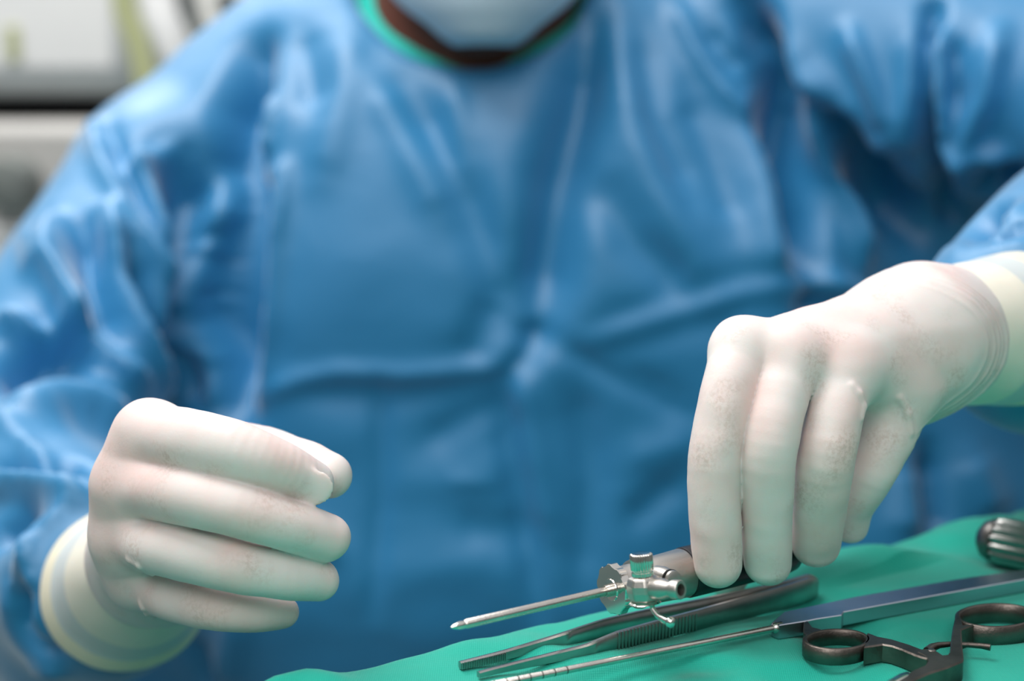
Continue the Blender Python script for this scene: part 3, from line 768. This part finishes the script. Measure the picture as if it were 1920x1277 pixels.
DR = [  # raised folds of the drape: pixel points, width m, height m
 ([(900,1215),(1010,1225),(1120,1240)], .006, .0020), ([(1000,1203),(1030,1235)], .004, .0012), ([(1540,1085),(1640,1060),(1780,1065)], .012, .005),
 ([(1600,1045),(1720,1075)], .008, .003), ([(1400,1215),(1560,1250),(1700,1262)], .010, .0028), ([(1060,1262),(1200,1240),(1400,1215)], .007, .002),
 ([(1150,1277),(1300,1255),(1500,1262)], .008, -.002), ([(1800,1010),(1900,985)], .010, .004), ([(1640,1165),(1760,1150),(1900,1120)], .009, .002),
 ([(1820,1277),(1920,1240)], .010, .003), ([(1300,1277),(1480,1250)], .006, .002), ([(1090,1172),(1180,1150),(1300,1110)], .006, .002),
 ([(520,1290),(560,1278),(600,1290)], .007, .006),
]
def drape():
    nu, nv = 330, 300; R = 0.010; SK = 0.34
    def axis(lo, hi, n):
        inner = np.linspace(lo, hi, n-60)
        arc = np.linspace(0, math.pi/2, 9)[1:]
        out = []
        for t in inner: out.append((t, 0.0, 0))
        for a in arc: out.append((hi+R*math.sin(a), R*(1-math.cos(a)), 1))
        for s in np.linspace(0, 1, 23)[1:]: out.append((hi+R+0.012*s, R+SK*s, 1))
        pre = []
        for s in np.linspace(1, 0, 23)[:-1]: pre.append((lo-R-0.012*s, R+SK*s, -1))
        for a in arc[::-1]: pre.append((lo-R*math.sin(a), R*(1-math.cos(a)), -1))
        return pre+out
    au, av = axis(TU0, TU1, nu), axis(0.0, TV1, nv)
    U = np.array([a[0] for a in au]); DU = np.array([a[1] for a in au]); SU = np.array([a[2] for a in au])
    W = np.array([a[0] for a in av]); DW = np.array([a[1] for a in av]); SW = np.array([a[2] for a in av])
    uu, ww = np.meshgrid(U, W, indexing='ij'); dz = np.maximum.outer(DU, DW)
    X = O[None, None]+eu*uu[..., None]+ev*ww[..., None]; X[..., 2] = TABLE_Z-dz
    hang = np.clip(dz/0.1, 0, 1)
    ruff = 0.012*np.sin(uu*55+2*np.sin(uu*13))+0.006*np.sin(uu*121)
    X -= ev*(ruff*hang*(SW[None, :] < 0))[..., None]; X += ev*(ruff*hang*(SW[None, :] > 0))[..., None]
    rv = 0.012*np.sin(ww*50+2*np.sin(ww*15))+0.006*np.sin(ww*111)
    X += eu*(rv*hang*SU[:, None])[..., None]
    Q = X.reshape(-1, 3).copy()
    flat = np.exp(-(dz.ravel()/0.03)**2)
    h = 0.0011*wave_noise(Q*[1, 1, 0], 11, 21)+0.0006*wave_noise(Q*[1, 1, 0], 27, 22)
    h = np.where(h > 0, h*0.5, h)                                    # hollows between the contact points
    # soft sag and lift along the far edge
    edge = np.exp(-(ww.ravel()/0.012)**2); h += edge*0.0012*np.sin(uu.ravel()*46+1.0)
    for pts, wd, am in DR:
        tp = [T(*q) for q in pts]; best = np.full(len(Q), 9.0)
        for a, c in zip(tp[:-1], tp[1:]):
            ba = (c-a)[:2]; t = np.clip(((Q[:, :2]-a[:2]) @ ba)/(ba @ ba), 0, 1)
            best = np.minimum(best, np.linalg.norm(Q[:, :2]-a[:2]-t[:, None]*ba, axis=1))
        h += am*np.exp(-0.5*(best/wd)**2)
    h = np.where(ww.ravel() > 0.03, np.minimum(h, 0.0016), h)
    Q[:, 2] += h*flat
    n1, n2 = len(au), len(av)
    i, k = np.meshgrid(np.arange(n1-1), np.arange(n2-1), indexing='ij'); i = i.ravel(); k = k.ravel()
    F = np.stack([i*n2+k, i*n2+k+1, (i+1)*n2+k+1, (i+1)*n2+k], 1)
    return Q, F
Q, F = drape()
dr = link('surgical_drape', fast_mesh(Q, F, tl), M['drape'], None, True, tl)
tag(dr, 'teal green cloth drape spread over the table under the instruments', 'drape')
so = dr.modifiers.new('t', 'SOLIDIFY'); so.thickness = 0.0012; so.offset = 0 - 1
# ------------------------------------------------------------------ the instrument in the hand
C0 = P(1146, 1106, .500); C1 = P(1440, 1037, .5365); A = unit(C1-C0)
scope = root('trocar_sheath', 'silver trocar sheath with stopcock and black grip, held in gloved fingertips above the forceps', 'instrument', C0)
def at(t, u=0, v=0):   # u right of axis (toward camera side), v up, metres
    return C0+A*t+SU_*u+SV_*v
SV_ = unit(np.array([0, 0, 1.0])-A*A[2]); SU_ = np.cross(A, SV_)
if SU_ @ FWD > 0: SU_ = -SU_          # points to the camera
b = MB(); b.lathe(C0, -A, [(0, .0016), (.002, .00165), (.0585, .00160), (.0592, .0012)], 28); b.build('shaft', M['steel'], scope, C0)
b = MB(); b.lathe(C0-A*.0590, -A, [(0, .00125), (.0006, .0014), (.0018, .0014), (.0042, .0008), (.0052, .0002)], 22); b.build('tip', M['polish'], scope, C0)
scal = lambda th: 1+0.035*math.tanh(2*math.cos(9*th))
b = MB(); b.lathe(C0, A, [(0.0, .0056), (0.0, .0086), (.0003, .0089), (.0030, .0089), (.0033, .0086)], 120, shape=scal); b.build('flange', M['polish'], scope, C0, angle=12)
b = MB(); b.lathe(C0-A*.0003, A, [(0, .0019), (-.0001, .0038), (.0004, .0041), (.0008, .0041)], 48); b.build('hub_ring', M['polish'], scope, C0)
b = MB(); b.lathe(C0-A*.003, A, [(0, .0017), (0, .0021), (.003, .0023), (.0035, .0030)], 32); b.build('collar', M['steel'], scope, C0)
b = MB(); b.lathe(C0+A*.003, A, [(0, .0070), (.0002, .0074), (.0095, .0076), (.0100, .0079), (.0105, .0081), (.0285, .0089), (.0290, .0087)], 72); b.build('barrel', M['satin'], scope, C0)
b = MB(); b.lathe(C0+A*.0095, A, [(0, .0077), (.0003, .0087), (.0016, .0089), (.0020, .0080)], 72); b.build('clamp_ring', M['satin'], scope, C0)
b = MB(); b.lathe(C0+A*.0318, A, [(0, .0084), (.0004, .0091), (.0010, .0093), (.046, .0093), (.050, .0086), (.053, .0060), (.0540, .0020)], 72); b.build('black_handle', M['blackgrip'], scope, C0)
# stopcock in front of the barrel
K = P(1207, 1103, .4855)
port = P(1277, 1106, .4745); PN = unit(port-K)
b = MB(); b.lathe(P(1192, 1100, .497), unit(K-P(1190, 1100, .497)), [(-.004, .0026), (.000, .0026), (.002, .0030), (.004, .0030)], 30); b.build('union_nut', M['polish'], scope, C0)
kz = unit(UP*0.98-A*0.1)
b = MB(); b.lathe(K-kz*.0040, kz, [(-.0006, .0036), (.0004, .0054), (.0030, .0060), (.0054, .0060), (.0078, .0052), (.0084, .0032)], 8, ref=PN); stop = b.build('stopcock_body', M['satin'], scope, C0, smooth=False, bevel=.0006)
b = MB(); kn = lambda th: 1+0.045*math.cos(26*th)
b.lathe(K+kz*.0042, kz, [(0, .0030), (.0002, .0036), (.0014, .0036), (.0015, .0032), (.0020, .0032), (.0021, .0036), (.0023, .0038), (.0074, .0038), (.0077, .0036), (.0079, .0030)], 260, shape=kn); b.build('knurled_knob', M['polish'], scope, C0, angle=50)
b = MB(); b.lathe(K+PN*.0025, PN, [(0, .0034), (.0008, .0038), (.0060, .0036), (.0085, .0027), (.0100, .0027), (.0102, .0033), (.0130, .0033), (.0134, .0030), (.0134, .0021), (.0090, .0018)], 44, cap=False); noz = b.build('nozzle', M['satin'], scope, C0)
b = MB(); b.lathe(K+PN*.0129, PN, [(0, .0022), (.0002, .0020)], 32); b.build('port_opening', M['black'], noz, C0)
b = MB(); q0 = P(1238, 1083, .493); q1 = P(1276, 1089, .482)
b.lathe(q0, q1-q0, [(-.002, .0040), (.002, .0040), (.004, .0036), (.0058, .0030)], 32); sp = b.build('side_port', M['satin'], scope, C0)
b = MB(); b.lathe(q0+unit(q1-q0)*.0058, q1-q0, [(0, .0031), (.0003, .0034), (.0014, .0034), (.0017, .0030)], 32); b.build('seal', M['black'], sp, C0)
b = MB(); b.lathe(q0+unit(q1-q0)*.0074, q1-q0, [(0, .0030), (.0003, .0032), (.0012, .0030), (.0015, .0022)], 32); b.build('port_cap', M['satin'], sp, C0)
b = MB(); b.lathe(K-kz*.0052, kz, [(0, .0020), (.0002, .0056), (.0012, .0044), (.0014, .003)], 36); b.build('base_washer', M['polish'], scope, C0)
lv = [P(1222, 1131, .4830), P(1224, 1143, .4815), P(1233, 1155, .480), P(1247, 1163, .4785), P(1258, 1167, .4775)]
b = MB(); b.tube(lv, [.0009, .0009, .0010, .0013, .0014], 16); lever = b.build('lever', M['polish'], scope, C0)
b = MB(); b.lathe(lv[-1]-unit(lv[-1]-lv[-2])*.001, lv[-1]-lv[-2], [(-.0006, .0012), (0, .0018), (.0014, .0019), (.0021, .0014), (.0024, .0005)], 20); b.build('lever_end', M['polish'], lever, C0)

# ------------------------------------------------------------------ tissue forceps standing on edge
fo = root('tissue_forceps', 'dull steel tissue forceps with ridged grip, lying below the trocar sheath', 'forceps', T(1300, 1180))
FO = np.array(fo.location)
def strip(pts, th, z0=0.0006):
    """flat leg standing on edge: pts (px, py of its foot, height)"""
    P0 = [T(x, y, 0) for x, y, h in pts]; H = [h for *_, h in pts]
    # resample
    S = []; 
    for i in range(len(P0)-1):
        for k in range(6):
            t = k/6; S.append((P0[i]*(1-t)+P0[i+1]*t, H[i]*(1-t)+H[i+1]*t))
    S.append((P0[-1], H[-1]))
    C_ = np.array([s[0] for s in S])
    for _ in range(4): C_[1:-1] = (C_[:-2]+2*C_[1:-1]+C_[2:])/4
    V = []; F = []; n = len(S); prof = [(-.5, 0.12), (-.5, .88), (-.25, 1.0), (.25, 1.0), (.5, .88), (.5, .12), (.25, 0), (-.25, 0)]
    for i in range(n):
        d = unit((C_[min(i+1, n-1)]-C_[max(i-1, 0)])*[1, 1, 0]); nn = np.array([-d[1], d[0], 0])
        for a, z in prof: V.append(C_[i]+nn*a*th+np.array([0, 0, z0+S[i][1]*z]))
    m = len(prof)
    for i in range(n-1):
        for k in range(m):
            k2 = (k+1) % m; F.append([i*m+k, (i+1)*m+k, (i+1)*m+k2, i*m+k2])
    F += [list(range(m)), [(n-1)*m+k for k in range(m)][::-1]]
    return V, F, C_, [s[1] for s in S]
near = [(897, 1274, .0022), (940, 1264, .0026), (1044, 1244, .0038), (1100, 1235, .0048), (1156, 1221, .0068), (1230, 1203, .0074), (1306, 1184, .0078), (1394, 1163, .0086), (1460, 1146, .0092), (1518, 1129, .0096), (1529, 1122, .0070)]
far = [(862, 1257, .0026), (945, 1241, .0036), (1040, 1219, .0050), (1131, 1196, .0066), (1219, 1178, .0072), (1306, 1164, .0078), (1394, 1149, .0086), (1460, 1137, .0092), (1518, 1122, .0096), (1529, 1118, .0070)]
b = MB(); V, F, Cn, Hn = strip(near, .0022); b.add(V, F); b.build('arm', M['forc'], fo, FO)
b = MB(); V, F, Cf, Hf = strip(far, .0022); b.add(V, F); b.build('arm', M['forc'], fo, FO)
b = MB()
for k in range(24):
    q = T(1156+(1300-1156)*k/23, 1221+(1185-1221)*k/23); d = unit((T(1300, 1185)-T(1156, 1221))*[1, 1, 0]); nn = np.array([-d[1], d[0], 0])
    if nn @ FWD > 0: nn = -nn
    b.box(q+nn*.0013+np.array([0, 0, .0006+.0036]), d*.00035, nn*.0003, (0, 0, .0033))
b.build('grip_ridges', M['forc'], fo, FO, False)
b = MB()
for k in range(26):
    q = T(864+(945-864)*k/25, 1257+(1241-1257)*k/25); d = unit((T(945, 1241)-T(864, 1257))*[1, 1, 0]); nn = np.array([-d[1], d[0], 0])
    if nn @ FWD > 0: nn = -nn
    b.box(q+nn*.0012+np.array([0, 0, .0006+.0014]), d*.00018, nn*.0003, (0, 0, .0012+.0004*k/25))
b.build('tip_serrations', M['forc'], fo, FO, False)

# ------------------------------------------------------------------ probe with flat handle
pr = root('measuring_probe', 'long thin steel probe with ring marks and a flat blue-grey handle, across the drape', 'probe', T(1455, 1185))
PR = np.array(pr.location)
ra, rb_ = T(880, 1293, .0056), T(1462, 1176, .0056); dr_ = unit(rb_-ra)
b = MB(); b.lathe(ra, dr_, [(0, .0006), (.001, .00125), (np.linalg.norm(rb_-ra), .00125)], 22); b.build('rod', M['steel'], pr, PR)
for x in (927, 949, 971, 993, 1016, 1039, 1062):
    t = (T(x, 1293-(x-880)*0.2005, .0056)-ra) @ dr_
    b = MB(); b.lathe(ra+dr_*(t-.0002), dr_, [(0, .00126), (.00005, .00131), (.00035, .00131), (.0004, .00126)], 22, cap=False); b.build('ring_mark', M['mark'], pr, PR)
hp = [(1447, 1167), (1470, 1147), (1608, 1118), (1800, 1085), (1960, 1062), (2120, 1040), (2135, 1056), (1960, 1079), (1797, 1108), (1582, 1147), (1578, 1153), (1532, 1160), (1512, 1164), (1461, 1172)]
b = MB(); b.prism([T(x, y, .0074) for x, y in hp], .0055, .0003); b.build('flat_handle', mat('blue_grey_steel', srgb(190, 196, 206), 0.3, 1.0, bump=0.05, bscale=900), pr, PR, angle=25)
b = MB(); b.lathe(T(1452, 1178, .0056), dr_, [(-.001, .0012), (-.0004, .0019), (.0008, .0021), (.003, .0021)], 24); b.build('ferrule', M['steel'], pr, PR)

# ------------------------------------------------------------------ ring-handled punch in front
rf = root('ring_handled_punch', 'dark steel surgical punch with two finger rings, in front of the flat probe handle', 'punch', T(1740, 1235))
RF = np.array(rf.location)
HT = .0085
def ring(cx, cy, wx, wy, h, th):
    c = T(cx, cy, HT); ax = (T(cx+wx, cy, HT)-T(cx-wx, cy, HT))/2; ay = (T(cx, cy-wy, HT)-T(cx, cy+wy, HT))/2
    n = 64; V = []; F = []
    la, lb = np.linalg.norm(ax), np.linalg.norm(ay)
    prof = [(0, -.0004), (.35, 0), (.65, 0), (1, -.0004), (1.1, -h/2), (1, -h+.0004), (.65, -h), (.35, -h), (0, -h+.0004), (-.05, -h/2)]
    for i in range(n):
        a = 2*math.pi*i/n; d = math.cos(a)*unit(ax)*(la)+math.sin(a)*unit(ay)*(lb); inn = unit(d)
        for o_, z in prof: V.append(c+d-inn*th*(1-o_)+np.array([0, 0, z]))
    m = len(prof)
    for i in range(n):
        i2 = (i+1) % n
        for k in range(m):
            k2 = (k+1) % m; F.append([i*m+k, i*m+k2, i2*m+k2, i2*m+k])
    return V, F
b = MB(); b.add(*ring(1569, 1197, 64, 20, .0062, .0017)); b.build('finger_ring', M['aged'], rf, RF, angle=60)
b = MB(); b.add(*ring(1868, 1152, 77, 23, .0075, .0018)); b.build('finger_ring', M['aged'], rf, RF, angle=60)
b = MB(); b.prism([T(x, y, HT) for x, y in [(1626, 1186), (1646, 1193), (1672, 1198), (1705, 1208), (1742, 1222), (1752, 1228), (1742, 1236), (1718, 1229), (1692, 1218), (1672, 1211), (1655, 1208), (1636, 1211), (1620, 1213)]], .0068, .0005); b.build('fixed_arm', M['aged'], rf, RF, angle=30)
b = MB(); b.prism([T(x, y, HT+.0002) for x, y in [(1790, 1160), (1797, 1150), (1806, 1172), (1826, 1171), (1803, 1180), (1804, 1205), (1807, 1235), (1805, 1240), (1775, 1252), (1740, 1263), (1712, 1276), (1690, 1292), (1655, 1315), (1640, 1310), (1668, 1290), (1692, 1268), (1712, 1256), (1735, 1246), (1741, 1237), (1733, 1229), (1719, 1222), (1724, 1217), (1745, 1216), (1758, 1221), (1768, 1228), (1776, 1227), (1781, 1221), (1783, 1200), (1786, 1178)]], .0080, .0005); b.build('moving_arm', M['aged'], rf, RF, angle=30)
b = MB(); b.prism([T(x, y, HT-.001) for x, y in [(1507, 1166), (1514, 1164), (1524, 1176), (1540, 1180), (1530, 1186), (1512, 1190), (1506, 1184)]], .005, .0003); b.build('ring_tang', M['aged'], rf, RF, angle=30)
b = MB(); b.tube([T(x, y, .0065) for x, y in [(1738, 1222), (1748, 1214), (1760, 1210), (1780, 1208), (1815, 1209), (1840, 1211), (1857, 1214)]], [.0016, .0015, .0012, .0010, .0010, .0011, .0013], 8); b.build('spring_lever', M['aged'], rf, RF, angle=60)
b = MB(); b.lathe(T(1747, 1219, HT+.0003), (0, 0, 1), [(-.001, .0014), (0, .0014), (.0003, .0010)], 24); b.build('pivot_screw', M['dull'], rf, RF)
b = MB(); b.lathe(T(1704, 1274, HT-.0025), unit(T(1640, 1310, 0)-T(1704, 1272, 0)), [(-.002, .0012), (0, .0026), (.003, .003), (.02, .003), (.022, .002)], 28); b.build('shaft', M['polish'], rf, RF)

# ------------------------------------------------------------------ ribbed handle at the far corner of the drape
hb = T(1866, 1060, 0); hd = unit((T(2100, 1110, 0)-hb)*[1, 1, 0]); HB = hb+np.array([0, 0, .0108])
rh = root('ribbed_handle_tool', 'chrome instrument handle with lengthwise ribs and rounded end, beyond the probe handle', 'instrument', hb)
b = MB(); rib = lambda th: 1+0.055*(math.cos(16*th))
b.lathe(HB-hd*.0085, hd, [(0, .0012), (.0012, .0048), (.0035, .0078), (.007, .0094), (.0085, .0096)], 192); b.build('end_cap', M['dull'], rh, hb)
b = MB(); b.lathe(HB, hd, [(-.0006, .0086), (0.0006, .0094), (.004, .0100), (.055, .0100), (.058, .0090)], 192, shape=rib); b.build('ribbed_grip', M['forc'], rh, hb, angle=60)
b = MB(); b.lathe(HB+hd*.058, hd, [(0, .0088), (.004, .0080), (.010, .0045), (.060, .0040), (.062, .003)], 48); b.build('neck', M['dull'], rh, hb)

# ------------------------------------------------------------------ equipment far behind, out of focus
def bbox_obj(name, c, sx, sy, sz, m, parent, origin, bev=0.02, rot=0):
    b = MB(); c_, s_ = math.cos(rot), math.sin(rot)
    b.box(c, (sx*c_, sx*s_, 0), (-sy*s_, sy*c_, 0), (0, 0, sz)); return b.build(name, m, parent, origin, True, 40, bev)
D = 2.5
cart = root('equipment_cart', 'white medical equipment cart with a black gap, blurred behind the left shoulder', 'medical cart', (P(60, 300, D)[0], P(60, 300, D)[1]+0.2, 0))
CO = np.array(cart.location)
def zc(y): return P(0, y, D)[2]
def xc(x): return P(x, 0, D)[0]
Yc = P(60, 200, D)[1]+0.22
zt, z1, z2 = zc(-220), zc(178), zc(226)
x0, x1 = xc(-330), xc(262)
bbox_obj('monitor_housing', ((x0+x1)/2, Yc, (zt+z1)/2), (x1-x0)/2, 0.20, (zt-z1)/2, M['white'], cart, CO, 0.05)
bbox_obj('recess', ((x0+x1)/2, Yc+0.03, (z1+z2)/2), (x1-x0)/2-0.03, 0.17, (z1-z2)/2+0.012, M['black'], cart, CO, 0.003)
bbox_obj('cabinet', ((x0+x1)/2, Yc, (z2+0.12)/2), (x1-x0)/2, 0.20, (z2-0.12)/2, M['greyp'], cart, CO, 0.025)
for zz in (zc(470), zc(760)):
    bbox_obj('drawer', ((x0+x1)/2, Yc-0.205, zz-0.06), (x1-x0)/2-0.05, 0.012, 0.10, M['white'], cart, CO, 0.01)
b = MB(); b.lathe(P(12, 345, D-0.01), (0, 1, 0), [(-.02, .020), (-.015, .042), (.02, .048), (.05, .05)], 40); b.build('round_knob', M['dgrey'], cart, CO)
bbox_obj('label_plate', (xc(24), Yc-0.203, zc(82)), 0.012, 0.003, 0.030, M['lime'], cart, CO, 0.002)
for sx in (x0+0.06, x1-0.06):
    for sy in (-0.15, 0.15):
        b = MB(); b.lathe((sx-0.015, Yc+sy, 0.055), (1, 0, 0), [(0, .03), (.003, .05), (.027, .05), (.03, .03)], 32); b.build('caster', M['black'], cart, CO)
        b = MB(); b.tube([(sx, Yc+sy, 0.06), (sx, Yc+sy, 0.13)], 0.012, 12); b.build('caster_stem', M['steel'], cart, CO)
# machine arm with olive strap to the right of the cart
b = MB(); pts = [P(212, -180, 2.2), P(222, -60, 2.2), P(235, 20, 2.2), P(258, 80, 2.2), P(275, 150, 2.2), P(280, 420, 2.2)]
b.tube(pts, [0.019]*6, 12, flat=0.25); b.build('strap', M['lime'], cart, CO)['label'] = 'olive green fabric strap'
stand = root('equipment_stand', 'white and grey machine arm on a stand, blurred behind the shoulder', 'equipment stand', (P(620, 0, 2.7)[0], P(420, 0, 2.7)[1], 0))
SO = np.array(stand.location)
b = MB(); b.tube([P(285, -60, 2.5), P(300, 30, 2.5), P(330, 100, 2.5), P(400, 180, 2.58), P(640, 260, 2.62)], [.03, .034, .036, .034, .03], 24); b.build('padded_arm', M['white'], stand, SO)
b = MB(); b.tube([P(330, -80, 2.6), P(352, 20, 2.6), P(385, 120, 2.62), P(640, 230, 2.62)], [.02, .022, .03, .03], 20); b.build('joint', M['dgrey'], stand, SO)
b = MB(); b.lathe(P(425, 5, 2.55), (0, 1, 0), [(0, .018), (.005, .024), (.05, .024)], 28); b.build('knob', M['dgrey'], stand, SO)
b = MB(); q = P(640, 250, 2.62); b.tube([(q[0], q[1], 0.03), (q[0], q[1], q[2])], .03, 24); b.build('column', M['white'], stand, SO)
b = MB(); b.lathe((q[0], q[1], 0.0), (0, 0, 1), [(0, .22), (.02, .22), (.035, .18), (.04, .04)], 48); b.build('base', M['greyp'], stand, SO)
